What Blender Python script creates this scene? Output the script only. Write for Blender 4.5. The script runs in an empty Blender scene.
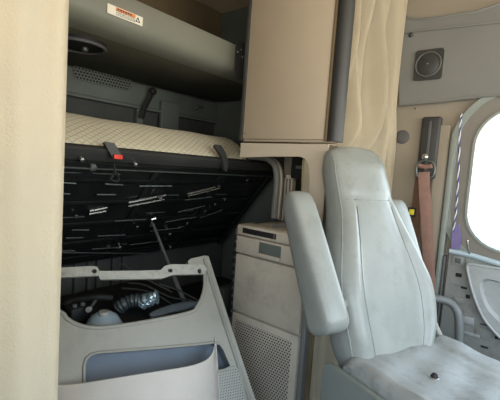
import bpy, bmesh, math, random
from mathutils import Vector, Matrix
from mathutils.geometry import tessellate_polygon
random.seed(7)
PI = math.pi
scene = bpy.context.scene
COL = scene.collection

# ------------------------------------------------------------------ camera
F = 380.0
AZ, PITCH, ROLL = math.radians(51), math.radians(4.8), math.radians(4.0)
EYE = Vector((0, 0, 1.25))
_r0 = Vector((math.cos(AZ), -math.sin(AZ), 0))
FWD = Vector((math.sin(AZ) * math.cos(PITCH), math.cos(AZ) * math.cos(PITCH), -math.sin(PITCH)))
_u0 = Vector((math.sin(AZ) * math.sin(PITCH), math.cos(AZ) * math.sin(PITCH), math.cos(PITCH)))
RGT = math.cos(ROLL) * _r0 + math.sin(ROLL) * _u0
UPV = -math.sin(ROLL) * _r0 + math.cos(ROLL) * _u0
cd = bpy.data.cameras.new('camera'); cam = bpy.data.objects.new('camera', cd); COL.objects.link(cam)
cam.matrix_world = Matrix(((RGT.x, UPV.x, -FWD.x, EYE.x), (RGT.y, UPV.y, -FWD.y, EYE.y), (RGT.z, UPV.z, -FWD.z, EYE.z), (0, 0, 0, 1)))
cd.sensor_width = 36; cd.lens = 36 * F / 500; cd.clip_start = 0.02
scene.camera = cam

def ray(px, py): return FWD + RGT * ((px - 250) / F) - UPV * ((py - 200) / F)
def on(px, py, ax, val):            # point of the plane (axis ax = val) seen at a photo position
    d = ray(px, py); t = (val - EYE[ax]) / d[ax]; return EYE + d * t
def onpl(px, py, o, n):
    d = ray(px, py); return EYE + d * ((o - EYE).dot(n) / d.dot(n))
def at(px, py, dist): return EYE + ray(px, py) * dist

# ------------------------------------------------------------------ materials
def mat(name, col, rough=0.6, metal=0.0, var=0.12, vscale=9.0, bump=0.0, bscale=60.0, spec=0.5, coat=0.0, dirt=None, dirt_amt=0.3):
    m = bpy.data.materials.new(name); m.use_nodes = True
    nt = m.node_tree; N = nt.nodes; L = nt.links
    b = N['Principled BSDF']
    b.inputs['Roughness'].default_value = rough; b.inputs['Metallic'].default_value = metal
    b.inputs['Specular IOR Level'].default_value = spec; b.inputs['Coat Weight'].default_value = coat
    tc = N.new('ShaderNodeTexCoord')
    no = N.new('ShaderNodeTexNoise'); no.inputs['Scale'].default_value = vscale; no.inputs['Detail'].default_value = 6
    L.new(tc.outputs['Object'], no.inputs['Vector'])
    rp = N.new('ShaderNodeValToRGB')
    c0 = [c * (1 - var) for c in col]; c1 = [min(1, c * (1 + var)) for c in col]
    rp.color_ramp.elements[0].position = 0.3; rp.color_ramp.elements[1].position = 0.7
    rp.color_ramp.elements[0].color = (*c0, 1); rp.color_ramp.elements[1].color = (*c1, 1)
    L.new(no.outputs['Fac'], rp.inputs['Fac'])
    out = rp.outputs['Color']
    if dirt:
        n2 = N.new('ShaderNodeTexNoise'); n2.inputs['Scale'].default_value = vscale * 2.3; n2.inputs['Detail'].default_value = 10
        n2.inputs['Roughness'].default_value = 0.7
        L.new(tc.outputs['Object'], n2.inputs['Vector'])
        r2 = N.new('ShaderNodeValToRGB'); r2.color_ramp.elements[0].position = 0.5; r2.color_ramp.elements[1].position = 0.68
        r2.color_ramp.elements[0].color = (0, 0, 0, 1); r2.color_ramp.elements[1].color = (dirt_amt,) * 3 + (1,)
        L.new(n2.outputs['Fac'], r2.inputs['Fac'])
        mx = N.new('ShaderNodeMix'); mx.data_type = 'RGBA'
        L.new(r2.outputs['Color'], mx.inputs['Factor']); L.new(out, mx.inputs['A']); mx.inputs['B'].default_value = (*dirt, 1)
        out = mx.outputs['Result']
    L.new(out, b.inputs['Base Color'])
    if bump:
        n3 = N.new('ShaderNodeTexNoise'); n3.inputs['Scale'].default_value = bscale; n3.inputs['Detail'].default_value = 4
        L.new(tc.outputs['Object'], n3.inputs['Vector'])
        bp = N.new('ShaderNodeBump'); bp.inputs['Strength'].default_value = bump; bp.inputs['Distance'].default_value = 0.004
        L.new(n3.outputs['Fac'], bp.inputs['Height']); L.new(bp.outputs['Normal'], b.inputs['Normal'])
    m['out'] = 1
    return m

def dotted(name, col, hole, ax_u, ax_v, pitch, rad=0.3, rough=0.6):
    """plastic with a staggered grid of round holes, their shade painted as dark dots; ax_u / ax_v index object axes"""
    m = mat(name, col, rough, var=0.08)
    nt = m.node_tree; N = nt.nodes; L = nt.links; b = N['Principled BSDF']
    tc = N.new('ShaderNodeTexCoord'); sp = N.new('ShaderNodeSeparateXYZ'); L.new(tc.outputs['Object'], sp.inputs[0])
    def M(op, a, c=None):
        n = N.new('ShaderNodeMath'); n.operation = op
        for i, v in enumerate((a, c)):
            if v is None: continue
            if isinstance(v, (int, float)): n.inputs[i].default_value = v
            else: L.new(v, n.inputs[i])
        return n.outputs[0]
    u = M('DIVIDE', sp.outputs[ax_u], pitch); v = M('DIVIDE', sp.outputs[ax_v], pitch * 0.87)
    row = M('FLOOR', v); odd = M('MULTIPLY', M('FLOORED_MODULO', row, 2.0), 0.5)
    fu = M('SUBTRACT', M('FRACT', M('ADD', u, odd)), 0.5); fv = M('SUBTRACT', M('FRACT', v), 0.5)
    d = M('SQRT', M('ADD', M('MULTIPLY', fu, fu), M('MULTIPLY', fv, fv)))
    k = M('LESS_THAN', d, rad)
    mx = N.new('ShaderNodeMix'); mx.data_type = 'RGBA'
    src = b.inputs['Base Color'].links[0].from_socket
    L.new(k, mx.inputs['Factor']); L.new(src, mx.inputs['A']); mx.inputs['B'].default_value = (*hole, 1)  # dark dots paint the shade inside the holes
    L.new(mx.outputs['Result'], b.inputs['Base Color'])
    bp = N.new('ShaderNodeBump'); bp.inputs['Strength'].default_value = 0.8; bp.inputs['Distance'].default_value = 0.002; bp.invert = True
    L.new(k, bp.inputs['Height']); L.new(bp.outputs['Normal'], b.inputs['Normal'])
    return m

MT = {}
def C(*rgb):                         # 8-bit sRGB to linear
    return tuple(((c / 255) / 12.92 if c / 255 <= .04045 else ((c / 255 + .055) / 1.055) ** 2.4) for c in rgb)
MT['curtain'] = mat('curtain_fabric', C(218, 207, 182), 0.9, var=0.05, vscale=4, bump=0.35, bscale=220, spec=0.2)
MT['beige'] = mat('beige_vinyl', C(174, 160, 140), 0.65, var=0.05, vscale=3, bump=0.2, bscale=180)
MT['beige_wall'] = mat('beige_lining', C(146, 137, 122), 0.6, var=0.05, vscale=3, bump=0.15, bscale=150)
MT['liner'] = mat('headliner', C(196, 178, 150), 0.85, var=0.05)
MT['grey_header'] = mat('grey_header_plastic', C(118, 119, 115), 0.55, var=0.06, vscale=4, bump=0.12, bscale=200)
MT['fascia'] = mat('bunk_fascia_plastic', C(112, 113, 102), 0.5, var=0.07, vscale=5, bump=0.1)
MT['dark_plastic'] = mat('dark_plastic', C(52, 53, 52), 0.5, var=0.15)
MT['under'] = mat('bunk_underside', C(84, 83, 68), 0.75, var=0.15, vscale=6)
MT['black_gloss'] = mat('black_painted_steel', C(22, 25, 25), 0.28, var=0.25, vscale=12, bump=0.15, bscale=25, spec=0.6)
MT['black'] = mat('black_matte', C(20, 20, 20), 0.7, var=0.2)
MT['lining_dark'] = mat('dark_lining', C(92, 99, 94), 0.7, var=0.15, vscale=5)
MT['sleeper_wall'] = mat('sleeper_wall_grey', C(60, 63, 61), 0.75, var=0.1)
MT['brown_dark'] = mat('brown_lining', C(104, 90, 66), 0.8, var=0.1)
MT['glint_steel'] = mat('pale_glint_steel', C(96, 104, 102), 0.35, metal=0.5, var=0.3, vscale=40)  # dull steel; on the bunk pan its pale colour paints reflections
MT['silver'] = mat('bright_steel', C(190, 192, 190), 0.25, metal=0.9, var=0.1)
MT['panel'] = mat('grey_panel_plastic', C(138, 137, 128), 0.55, var=0.06, vscale=5, bump=0.15, bscale=160, dirt=C(110, 112, 108), dirt_amt=0.35)
MT['panel_edge'] = mat('grey_panel_edge', C(126, 126, 118), 0.55, var=0.07)
MT['bar'] = mat('painted_bar', C(150, 151, 144), 0.5, var=0.12, vscale=25, dirt=C(90, 90, 86), dirt_amt=0.5)
MT['pocket'] = mat('blue_grey_pocket', C(90, 99, 110), 0.6, var=0.08, vscale=6)
MT['flap'] = mat('greige_flap', C(228, 222, 214), 0.7, var=0.05, vscale=6, bump=0.15, bscale=150)
MT['fridge'] = mat('fridge_plastic', C(190, 181, 166), 0.5, var=0.05, vscale=5, dirt=C(140, 130, 114), dirt_amt=0.4)
MT['fridge_dots'] = dotted('fridge_grille', C(186, 177, 162), C(26, 26, 26), 1, 2, 0.0125, 0.31)
MT['vent_dots'] = dotted('vent_perforation', C(104, 110, 102), C(10, 12, 12), 0, 2, 0.0165, 0.36)
MT['patch_dots'] = dotted('patch_perforation', C(142, 142, 134), C(86, 88, 88), 0, 2, 0.008, 0.26)
MT['leather'] = mat('grey_leather', C(131, 135, 131), 0.36, var=0.06, vscale=7, bump=0.45, bscale=18, dirt=C(112, 114, 108), dirt_amt=0.4)
MT['leather_side'] = mat('grey_vinyl_side', C(122, 128, 124), 0.5, var=0.07, vscale=7, bump=0.25, bscale=60)
MT['leather_seat'] = mat('soiled_grey_leather', C(138, 140, 138), 0.5, var=0.08, vscale=6, bump=0.35, bscale=30, dirt=C(96, 96, 90), dirt_amt=0.6)
MT['seam'] = mat('seam_thread', C(92, 98, 96), 0.8, var=0.05)
MT['webbing'] = mat('rust_webbing', C(142, 110, 98), 0.8, var=0.12, vscale=30, bump=0.4, bscale=300)
MT['webbing_d'] = mat('brown_webbing', C(96, 70, 52), 0.85, var=0.12, vscale=30)
MT['yellow'] = mat('yellow_tag', C(214, 200, 40), 0.6, var=0.05)
MT['red'] = mat('red_tag', C(208, 60, 44), 0.6, var=0.05)
MT['door'] = mat('door_inner_plastic', C(134, 136, 132), 0.6, var=0.08, vscale=7, dirt=C(100, 98, 92), dirt_amt=0.5)
MT['door_bowl'] = mat('door_trim_plastic', C(158, 162, 162), 0.42, var=0.05, vscale=7, dirt=C(122, 122, 120), dirt_amt=0.4)
MT['window_frame'] = mat('window_frame_plastic', C(118, 114, 106), 0.5, var=0.06)
MT['beige_arch'] = mat('beige_surround', C(190, 178, 160), 0.6, var=0.05, vscale=3, bump=0.15, bscale=150)
MT['seal'] = mat('grey_green_seal', C(134, 142, 136), 0.55, var=0.07)
MT['rubber'] = mat('dark_rubber', C(84, 84, 84), 0.6, var=0.1)
MT['lit_edge'] = mat('lit_sill_blue', C(172, 190, 200), 0.4, var=0.08)  # daylight along the door sill, put into the colour as pale blue
MT['purple'] = mat('purple_plastic', C(116, 104, 150), 0.6, var=0.1)
MT['rope_a'] = mat('blue_rope', C(60, 68, 120), 0.8, var=0.1)
MT['rope_b'] = mat('white_rope', C(210, 214, 224), 0.8, var=0.1)
MT['label_white'] = mat('label_paper', C(216, 212, 196), 0.6, var=0.04)
MT['orange'] = mat('label_orange', C(206, 120, 62), 0.6, var=0.05)
MT['ink'] = mat('label_ink', C(60, 58, 52), 0.7, var=0.05)
MT['floor'] = mat('floor_mat', C(60, 60, 60), 0.8, var=0.15)
MT['tube'] = mat('grey_tube', C(112, 116, 116), 0.45, var=0.06)
MT['dome'] = mat('pale_blue_plastic', C(150, 168, 178), 0.3, var=0.06)
MT['chrome_box'] = mat('cast_bracket', C(150, 142, 128), 0.45, metal=0.3, var=0.15, vscale=20)
MT['foil'] = mat('crumpled_foil', C(160, 178, 186), 0.2, metal=0.6, var=0.3, vscale=30, bump=1.0, bscale=70)
MT['hose'] = mat('dark_hose', C(58, 66, 68), 0.4, var=0.2)
MT['blue_cloth'] = mat('grey_cloth', C(100, 110, 116), 0.85, var=0.2, vscale=20)

def quilt():
    m = mat('quilted_mattress', C(190, 184, 162), 0.85, var=0.05, vscale=14)
    nt = m.node_tree; N = nt.nodes; L = nt.links; b = N['Principled BSDF']
    tc = N.new('ShaderNodeTexCoord'); sp = N.new('ShaderNodeSeparateXYZ'); L.new(tc.outputs['Object'], sp.inputs[0])
    yz = N.new('ShaderNodeMath'); yz.operation = 'MULTIPLY_ADD'; L.new(sp.outputs[1], yz.inputs[0]); yz.inputs[1].default_value = .9; L.new(sp.outputs[2], yz.inputs[2])
    hs = []
    for sgn in (1, -1):
        a = N.new('ShaderNodeMath'); a.operation = 'MULTIPLY_ADD'; L.new(yz.outputs[0], a.inputs[0]); a.inputs[1].default_value = 1.1 * sgn; L.new(sp.outputs[0], a.inputs[2])
        w = N.new('ShaderNodeMath'); w.operation = 'MULTIPLY'; w.inputs[1].default_value = 32; L.new(a.outputs[0], w.inputs[0])
        p = N.new('ShaderNodeMath'); p.operation = 'PINGPONG'; p.inputs[1].default_value = 0.5; L.new(w.outputs[0], p.inputs[0]); hs.append(p.outputs[0])
    mn = N.new('ShaderNodeMath'); mn.operation = 'MINIMUM'; L.new(hs[0], mn.inputs[0]); L.new(hs[1], mn.inputs[1])
    mr = N.new('ShaderNodeMapRange'); mr.inputs['From Max'].default_value = 0.12; L.new(mn.outputs[0], mr.inputs['Value'])
    mc = N.new('ShaderNodeMix'); mc.data_type = 'RGBA'; src = b.inputs['Base Color'].links[0].from_socket
    L.new(mr.outputs['Result'], mc.inputs['Factor']); mc.inputs['A'].default_value = (*C(168, 162, 140), 1); L.new(src, mc.inputs['B']); L.new(mc.outputs['Result'], b.inputs['Base Color'])
    bp = N.new('ShaderNodeBump'); bp.inputs['Strength'].default_value = 0.6; bp.inputs['Distance'].default_value = 0.005
    L.new(mr.outputs['Result'], bp.inputs['Height']); L.new(bp.outputs['Normal'], b.inputs['Normal'])
    return m
MT['quilt'] = quilt()
def glass_mat():
    m = bpy.data.materials.new('window_glass'); m.use_nodes = True
    nt = m.node_tree; N = nt.nodes; L = nt.links
    for n in list(N): N.remove(n)
    o = N.new('ShaderNodeOutputMaterial'); t = N.new('ShaderNodeBsdfTransparent'); t.inputs[0].default_value = (0.96, 0.98, 0.98, 1)
    g = N.new('ShaderNodeBsdfGlossy'); g.inputs['Roughness'].default_value = 0.02
    mx = N.new('ShaderNodeMixShader'); fr = N.new('ShaderNodeFresnel'); fr.inputs[0].default_value = 1.15
    L.new(fr.outputs[0], mx.inputs[0]); L.new(t.outputs[0], mx.inputs[1]); L.new(g.outputs[0], mx.inputs[2]); L.new(mx.outputs[0], o.inputs[0])
    return m
MT['glass'] = glass_mat()

# ------------------------------------------------------------------ object helpers
WORLD0 = {}
def origin_of(p): return WORLD0.get(p.name, Vector((0, 0, 0))) if p else Vector((0, 0, 0))
def thing(name, label, cat, loc=(0, 0, 0), rz=0, group=None):
    o = bpy.data.objects.new(name, None); COL.objects.link(o); o.empty_display_size = 0.05
    o.location = loc; o.rotation_euler = (0, 0, rz); o['label'] = label; o['category'] = cat
    if group: o['group'] = group
    WORLD0[o.name] = Vector(loc)
    return o
def tag(o, label, cat, group=None):
    o['label'] = label; o['category'] = cat
    if group: o['group'] = group
    return o
def obj(name, bm, m, parent=None, local=False, smooth=True, label=None, base=None):
    """link bm as one mesh object; verts are in world space unless local"""
    bmesh.ops.recalc_face_normals(bm, faces=bm.faces)
    o0 = Vector((0, 0, 0))
    if parent is None and not local:
        xs = [v.co for v in bm.verts]
        o0 = Vector(base) if base is not None else Vector((sum(v.x for v in xs) / len(xs), sum(v.y for v in xs) / len(xs), min(v.z for v in xs)))
    elif not local: o0 = origin_of(parent)
    if not local: bmesh.ops.translate(bm, verts=bm.verts, vec=-o0)
    me = bpy.data.meshes.new(name); bm.to_mesh(me); bm.free()
    o = bpy.data.objects.new(name, me); COL.objects.link(o)
    for mm in (m if isinstance(m, (list, tuple)) else [m]): me.materials.append(MT[mm] if isinstance(mm, str) else mm)
    for p in me.polygons: p.use_smooth = smooth
    if smooth:
        try: me.set_sharp_from_angle(angle=math.radians(38))
        except Exception: pass
    if parent:
        o.parent = parent; WORLD0[o.name] = o0
    else: o.location = o0; WORLD0[o.name] = o0
    if label: o['label'] = label
    return o
def struct(name, bm, m, smooth=False, parent=None):
    o = obj(name, bm, m, parent=parent, smooth=smooth)
    if parent is None: o['kind'] = 'structure'
    return o
def new(): return bmesh.new()
def add_box(bm, lo, hi, bev=0.0, seg=2, M=None):
    lo = Vector(lo); hi = Vector(hi); c = (lo + hi) / 2; s = hi - lo
    t = bmesh.new(); bmesh.ops.create_cube(t, size=1)
    for v in t.verts: v.co = Vector((v.co.x * s.x, v.co.y * s.y, v.co.z * s.z))
    if bev: bmesh.ops.bevel(t, geom=t.edges[:], offset=min(bev, min(abs(s.x), abs(s.y), abs(s.z)) * 0.49), segments=seg, profile=0.5, affect='EDGES')
    for v in t.verts: v.co += c
    if M: bmesh.ops.transform(t, matrix=M, verts=t.verts)
    merge(bm, t); return bm
def merge(bm, t):
    me = bpy.data.meshes.new('tmp'); t.to_mesh(me); bm.from_mesh(me); bpy.data.meshes.remove(me); t.free()
def box(lo, hi, bev=0.0, seg=2, M=None): return add_box(new(), lo, hi, bev, seg, M)
def add_tube(bm, pts, r, n=12, cap=True, flat=1.0, upref=None):
    pts = [Vector(p) for p in pts]; rings = []
    prev = None
    for i, p in enumerate(pts):
        d = (pts[min(i + 1, len(pts) - 1)] - pts[max(i - 1, 0)]).normalized()
        if prev is None:
            a = Vector(upref) if upref is not None else (Vector((0, 0, 1)) if abs(d.z) < .9 else Vector((1, 0, 0)))
        else: a = prev
        a = (a - d * a.dot(d)).normalized(); b = d.cross(a); prev = a
        rr = r[i] if isinstance(r, (list, tuple)) else r
        rings.append([bm.verts.new(p + a * (rr * flat * math.cos(2 * PI * k / n)) + b * (rr * math.sin(2 * PI * k / n))) for k in range(n)])
    for i in range(len(rings) - 1):
        for k in range(n): bm.faces.new((rings[i][k], rings[i][(k + 1) % n], rings[i + 1][(k + 1) % n], rings[i + 1][k]))
    if cap: bm.faces.new(rings[0][::-1]); bm.faces.new(rings[-1])
    return bm
def smooth_path(pts, n=6):
    pts = [Vector(p) for p in pts]; out = []
    for i in range(len(pts) - 1):
        p0 = pts[max(i - 1, 0)]; p1 = pts[i]; p2 = pts[i + 1]; p3 = pts[min(i + 2, len(pts) - 1)]
        for k in range(n):
            t = k / n
            out.append(0.5 * ((2 * p1) + (p2 - p0) * t + (2 * p0 - 5 * p1 + 4 * p2 - p3) * t * t + (3 * p1 - p0 - 3 * p2 + p3) * t ** 3))
    out.append(pts[-1]); return out
def prism(bm, outer, holes, depth, bev=0):
    """outer/holes: coplanar 3-D loops; depth: extrusion vector"""
    depth = Vector(depth); loops = [[Vector(p) for p in outer]] + [[Vector(p) for p in h] for h in holes]
    tris = tessellate_polygon(loops); flat = [p for l in loops for p in l]
    A = [bm.verts.new(p) for p in flat]; B = [bm.verts.new(p + depth) for p in flat]
    for t in tris:
        try: bm.faces.new([A[i] for i in t]); bm.faces.new([B[i] for i in reversed(t)])
        except ValueError: pass
    k = 0
    for l in loops:
        n = len(l)
        for i in range(n):
            a, b = k + i, k + (i + 1) % n
            bm.faces.new((A[a], A[b], B[b], B[a]))
        k += n
    return bm
def rrect(u0, u1, v0, v1, r, n=6):
    out = []
    for cx, cy, a0 in ((u1 - r, v1 - r, 0), (u0 + r, v1 - r, 90), (u0 + r, v0 + r, 180), (u1 - r, v0 + r, 270)):
        for k in range(n + 1):
            a = math.radians(a0 + 90 * k / n); out.append((cx + r * math.cos(a), cy + r * math.sin(a)))
    return out
def add_disc(bm, c, nrm, r, h, n=24, dome=0.0):
    """short cylinder from c along nrm, optional domed top"""
    c = Vector(c); nrm = Vector(nrm).normalized()
    a = nrm.orthogonal().normalized(); b = nrm.cross(a)
    prof = [(r, 0), (r, h * 0.7), (r * 0.94, h)] + ([(r * 0.7, h + dome * 0.6), (r * 0.35, h + dome * 0.92)] if dome else [])
    rings = [[bm.verts.new(c + nrm * hh + (a * math.cos(2 * PI * k / n) + b * math.sin(2 * PI * k / n)) * rr) for k in range(n)] for rr, hh in prof]
    for i in range(len(rings) - 1):
        for k in range(n): bm.faces.new((rings[i][k], rings[i][(k + 1) % n], rings[i + 1][(k + 1) % n], rings[i + 1][k]))
    top = bm.verts.new(c + nrm * (h + dome))
    for k in range(n): bm.faces.new((rings[-1][k], rings[-1][(k + 1) % n], top))
    bm.faces.new(rings[0][::-1])
    return bm
def disc(*a, **k): return add_disc(new(), *a, **k)

XW, YR, XL = 1.85, 1.85, -0.36     # side wall, sleeper rear wall, opposite side wall
ZC = 2.25

# ------------------------------------------------------------------ the shell
struct('floor', box((XL - .05, -1.4, -.05), (XW + .12, YR + .05, 0)), 'floor')
struct('ceiling', box((XL - .05, -1.4, ZC), (XW + .12, YR + .05, ZC + .05)), 'liner')
struct('wall_rear', box((XL, YR, 0), (XW + .1, YR + .05, ZC)), 'sleeper_wall')
# side wall with the door window opening
WY0, WY1, WZ0, WZ1 = -.52, .305, .975, 1.57
hole = [(XW, y, z) for y, z in rrect(WY0, WY1, WZ0, WZ1, .16, 8)]
bm = new(); prism(bm, [(XW, -1.4, 0), (XW, .70, 0), (XW, .70, ZC), (XW, -1.4, ZC)], [hole], (.06, 0, 0)); struct('wall_right', bm, 'beige_wall')
struct('wall_sleeper_side', box((XW, .70, 0), (XW + .06, YR, ZC)), 'lining_dark')
hole = [(XL, y, z) for y, z in rrect(-1.1, .30, .95, 1.75, .13, 8)]
bm = new(); prism(bm, [(XL, -1.4, 0), (XL, YR, 0), (XL, YR, ZC), (XL, -1.4, ZC)], [hole], (-.05, 0, 0)); struct('wall_left', bm, 'beige_wall')
hole = [(x, -1.4, z) for x, z in rrect(XL + .08, XW - .06, .95, 2.05, .12, 8)]
bm = new(); prism(bm, [(XL, -1.4, 0), (XW, -1.4, 0), (XW, -1.4, ZC), (XL, -1.4, ZC)], [hole], (0, -.05, 0)); struct('wall_front', bm, 'grey_header')

# side header panel above the window, its lower edge and its rounded upper edge
xh = XW - .035
pts = [on(399, 104, 0, xh), on(440, 100.5, 0, xh), on(460, 98, 0, xh), on(480, 96, 0, xh), on(500, 94.5, 0, xh)]
low = [Vector((xh, p.y, p.z)) for p in pts] + [Vector((xh, -1.38, pts[-1].z + .02))]
up = [Vector((xh, -1.38, 1.995)), Vector((xh, .15, 1.995)), on(478, 11, 0, xh), on(464, 13, 0, xh), on(448, 16, 0, xh), on(430, 18.5, 0, xh), on(412, 19, 0, xh), on(404, 15, 0, xh), on(399, 5, 0, xh)]
bm = prism(new(), low + up, [], (.034, 0, 0)); struct('trim_1', bm, 'grey_header')
bm = add_tube(new(), smooth_path([p + Vector((.006, 0, 0)) for p in low[:-1]] + [low[-1]], 4), .009, 8); struct('trim_2', bm, 'grey_header', True)
bm = add_tube(new(), smooth_path([p + Vector((.004, 0, 0)) for p in reversed(up[1:])], 4), .008, 8); struct('trim_3', bm, 'grey_header', True)

cz = [on(400, 33, 0, xh - .001), on(440, 28.5, 0, xh - .001), on(500, 22, 0, xh - .001)]
struct('trim_16', add_tube(new(), [cz[0], cz[1], cz[2], cz[2] + (cz[2] - cz[1]) * 6], .006, 8), 'grey_header', True)
# door window: frame and pane
def yz_ring(x0, x1, grow_o, grow_i, r):
    o = [(x0, y, z) for y, z in rrect(WY0 - grow_o, WY1 + grow_o, WZ0 - grow_o, WZ1 + grow_o, r + grow_o, 8)]
    i = [(x0, y, z) for y, z in rrect(WY0 - grow_i, WY1 + grow_i, WZ0 - grow_i, WZ1 + grow_i, r + grow_i, 8)]
    return prism(new(), o, [i], (x1 - x0, 0, 0))
w = struct('window_1', yz_ring(XW - .02, XW + .03, .058, -.004, .16), 'window_frame')
o = obj('outer_seal', yz_ring(XW - .031, XW + .005, .082, .056, .16), 'seal', w)
o = obj('inner_lip', yz_ring(XW - .026, XW + .02, -.002, -.012, .16), 'seal', w)
pane = prism(new(), [(XW + .035, y, z) for y, z in rrect(WY0 - .01, WY1 + .01, WZ0 - .01, WZ1 + .01, .16, 8)], [], (.004, 0, 0))
obj('pane', pane, 'glass', w)

# door panel beneath the window
d = thing('door_1', '', ''); del d['label']; del d['category']; d['kind'] = 'structure'
xd = XW - .03
tl = on(450, 249.5, 0, xd)
zt = tl.z
outer = [Vector((xd, tl.y, zt)), Vector((xd, tl.y + .01, .05)), Vector((xd, -.95, .05)), Vector((xd, -.95, zt - .03)), Vector((xd, .1, on(500, 264, 0, xd).z))]
obj('door_skin', prism(new(), outer, [], (.029, 0, 0)), 'door', d, smooth=False)
bm = new(); add_tube(bm, [Vector((xd - .008, tl.y, zt - .004)), on(474, 256, 0, xd - .008), on(500, 264, 0, xd - .008), Vector((xd - .008, -.95, zt - .03))], .011, 8)
obj('sill_edge', bm, 'lit_edge', d)
# moulded bowl of the door trim, bounded by a curved rim
rim_px = [(500, 269), (480, 266), (469, 264.5), (467, 268), (469, 278), (472, 290), (478, 307), (486, 322), (500, 338)]
xr = xd - .03
rim = smooth_path([on(a, b, 0, xr) for a, b in rim_px], 6)
yb = -.9
back = [Vector((xr, yb, rim[-1].z - .08)), Vector((xr, yb, rim[0].z))]
bowl = smooth_path([on(a, b, 0, xr) for a, b in [(500, 282), (488, 279), (481, 281), (480, 288), (482.5, 299), (488.5, 311), (500, 323)]], 6)
bowl_loop = bowl + [Vector((xr, -.75, bowl[-1].z - .04)), Vector((xr, -.75, bowl[0].z))]
obj('door_trim', prism(new(), rim + back, [bowl_loop], (.03, 0, 0)), 'door_bowl', d)
bm = new(); rA = [bm.verts.new(p) for p in bowl_loop]; cB = sum(bowl_loop, Vector()) / len(bowl_loop)
rB = [bm.verts.new(cB + (p - cB) * .86 + Vector((.022, 0, 0))) for p in bowl_loop]
for i_ in range(len(rA)): bm.faces.new((rA[i_], rA[(i_ + 1) % len(rA)], rB[(i_ + 1) % len(rB)], rB[i_]))
bm.faces.new(rB); obj('arm_recess', bm, 'door_bowl', d)
obj('trim_rim', add_tube(new(), [p + Vector((.004, 0, 0)) for p in rim], .0065, 10), 'door_bowl', d)
# raised steps and slots of the exposed door metal
for a, b, c, e, nm, mm, dx in ((453, 255, 463, 266, 'plate', 'door', .006), (455.5, 257.5, 461, 263.5, 'recess', 'rubber', .008), (466, 259, 472, 268, 'plate', 'door', .006),
                               (456, 272.5, 461.5, 277.5, 'hole', 'black', .004), (461, 286, 467, 289.5, 'slot', 'black', .004), (466, 294, 470, 299, 'hole', 'black', .004),
                               (452, 283, 462, 285, 'step', 'door_bowl', .006), (463, 315, 474, 325, 'plate', 'door_bowl', .008), (480, 323, 487, 326, 'slot', 'black', .004),
                               (495, 336, 500, 340, 'slot', 'black', .004), (481, 345, 488, 349, 'slot', 'black', .004), (463, 333, 480, 335, 'step', 'door_bowl', .008),
                               (476, 327, 491, 341, 'plate', 'door', .005), (454, 296, 463, 304, 'plate', 'door', .005)):
    p = on(a, b, 0, xd); q = on(c, e, 0, xd)
    obj(nm, box((xd - dx, min(p.y, q.y), min(p.z, q.z)), (xd + .001, max(p.y, q.y), max(p.z, q.z)), .002), mm, d)
obj('lock_rod', add_tube(new(), [on(467.5, 240, 0, xd - .02), on(468.5, 250, 0, xd - .02), on(470, 256, 0, xd - .01)], .004, 8), 'silver', d)

# pillar seal left of the window running down to the floor
a = on(448, 140, 0, XW - .03)
struct('trim_4', box((XW - .035, .363, .05), (XW - .001, .388, 1.44), .008), 'seal', True)
struct('trim_5', box((XW - .022, .392, .05), (XW - .001, .45, 1.50), .02, 3), 'beige_wall', True)
struct('trim_6', box((XW - .04, .353, .05), (XW - .012, .3625, .93), .003), 'rubber', True)

# ------------------------------------------------------------------ overhead cabinet
cab = thing('overhead_cabinet', 'tall beige vinyl cabinet with dark edge strips above the arched opening', 'cabinet', (1.5, .88, 1.36))
X0 = 1.25; ya, yb_ = .672, 1.09
bm = box((X0 + .012, ya - .012, 1.362), (X0 + .075, yb_, ZC - .01), .006)
prism(bm, [(X0 + .07, .86, 1.362), (XW - .004, .86, 1.362), (XW - .004, yb_, 1.362), (X0 + .07, yb_, 1.362)], [], (0, 0, ZC - .01 - 1.362))
obj('body', bm, 'beige', cab)
obj('door', box((X0, ya + .015, 1.372), (X0 + .014, yb_ - .012, ZC - .012), .004), 'beige', cab)
obj('rear_edge_strip', box((X0 - .004, yb_ - .011, 1.365), (X0 + .03, yb_ + .006, ZC - .012), .004), 'dark_plastic', cab)
obj('front_edge_strip', add_tube(new(), [(X0 + .025, ya - .018, 1.366), (X0 + .025, ya - .018, ZC - .012)], .03, 14), 'dark_plastic', cab)
obj('edge_bead', box((X0 - .003, ya + .004, 1.366), (X0 + .02, ya + .014, ZC - .012), .003), 'brown_dark', cab)
obj('stud', disc(on(245, 133.5, 0, X0 - .002), (-1, 0, 0), .0035, .003), 'silver', cab)

ztop0 = on(238, 224, 0, 1.215).z
# surround under the cabinet: ledge band and arched opening
bm = new()
oz0, oz1 = .30, 1.355
op = [on(309.5, 215, 0, X0), on(309.5, 175, 0, X0), on(308, 164, 0, X0), on(305, 158.5, 0, X0), on(299, 156.5, 0, X0), on(270, 156.5, 0, X0), on(242, 157.5, 0, X0)]
ytop = op[0].y
outl = [Vector((X0, .665, ztop0 + .004)), Vector((X0, .665, oz1)), Vector((X0, 1.085, oz1)), Vector((X0, 1.085, op[-1].z)), op[-1]] + op[-2:0:-1] + [Vector((X0, ytop, ztop0 + .004))]
struct('trim_7', prism(new(), outl, [], (.02, 0, 0)), 'beige_arch')
struct('trim_8', box((X0 + .004, .664, ztop0 + .004), (X0 + .08, .672, 1.355), .003), 'brown_dark')

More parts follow.
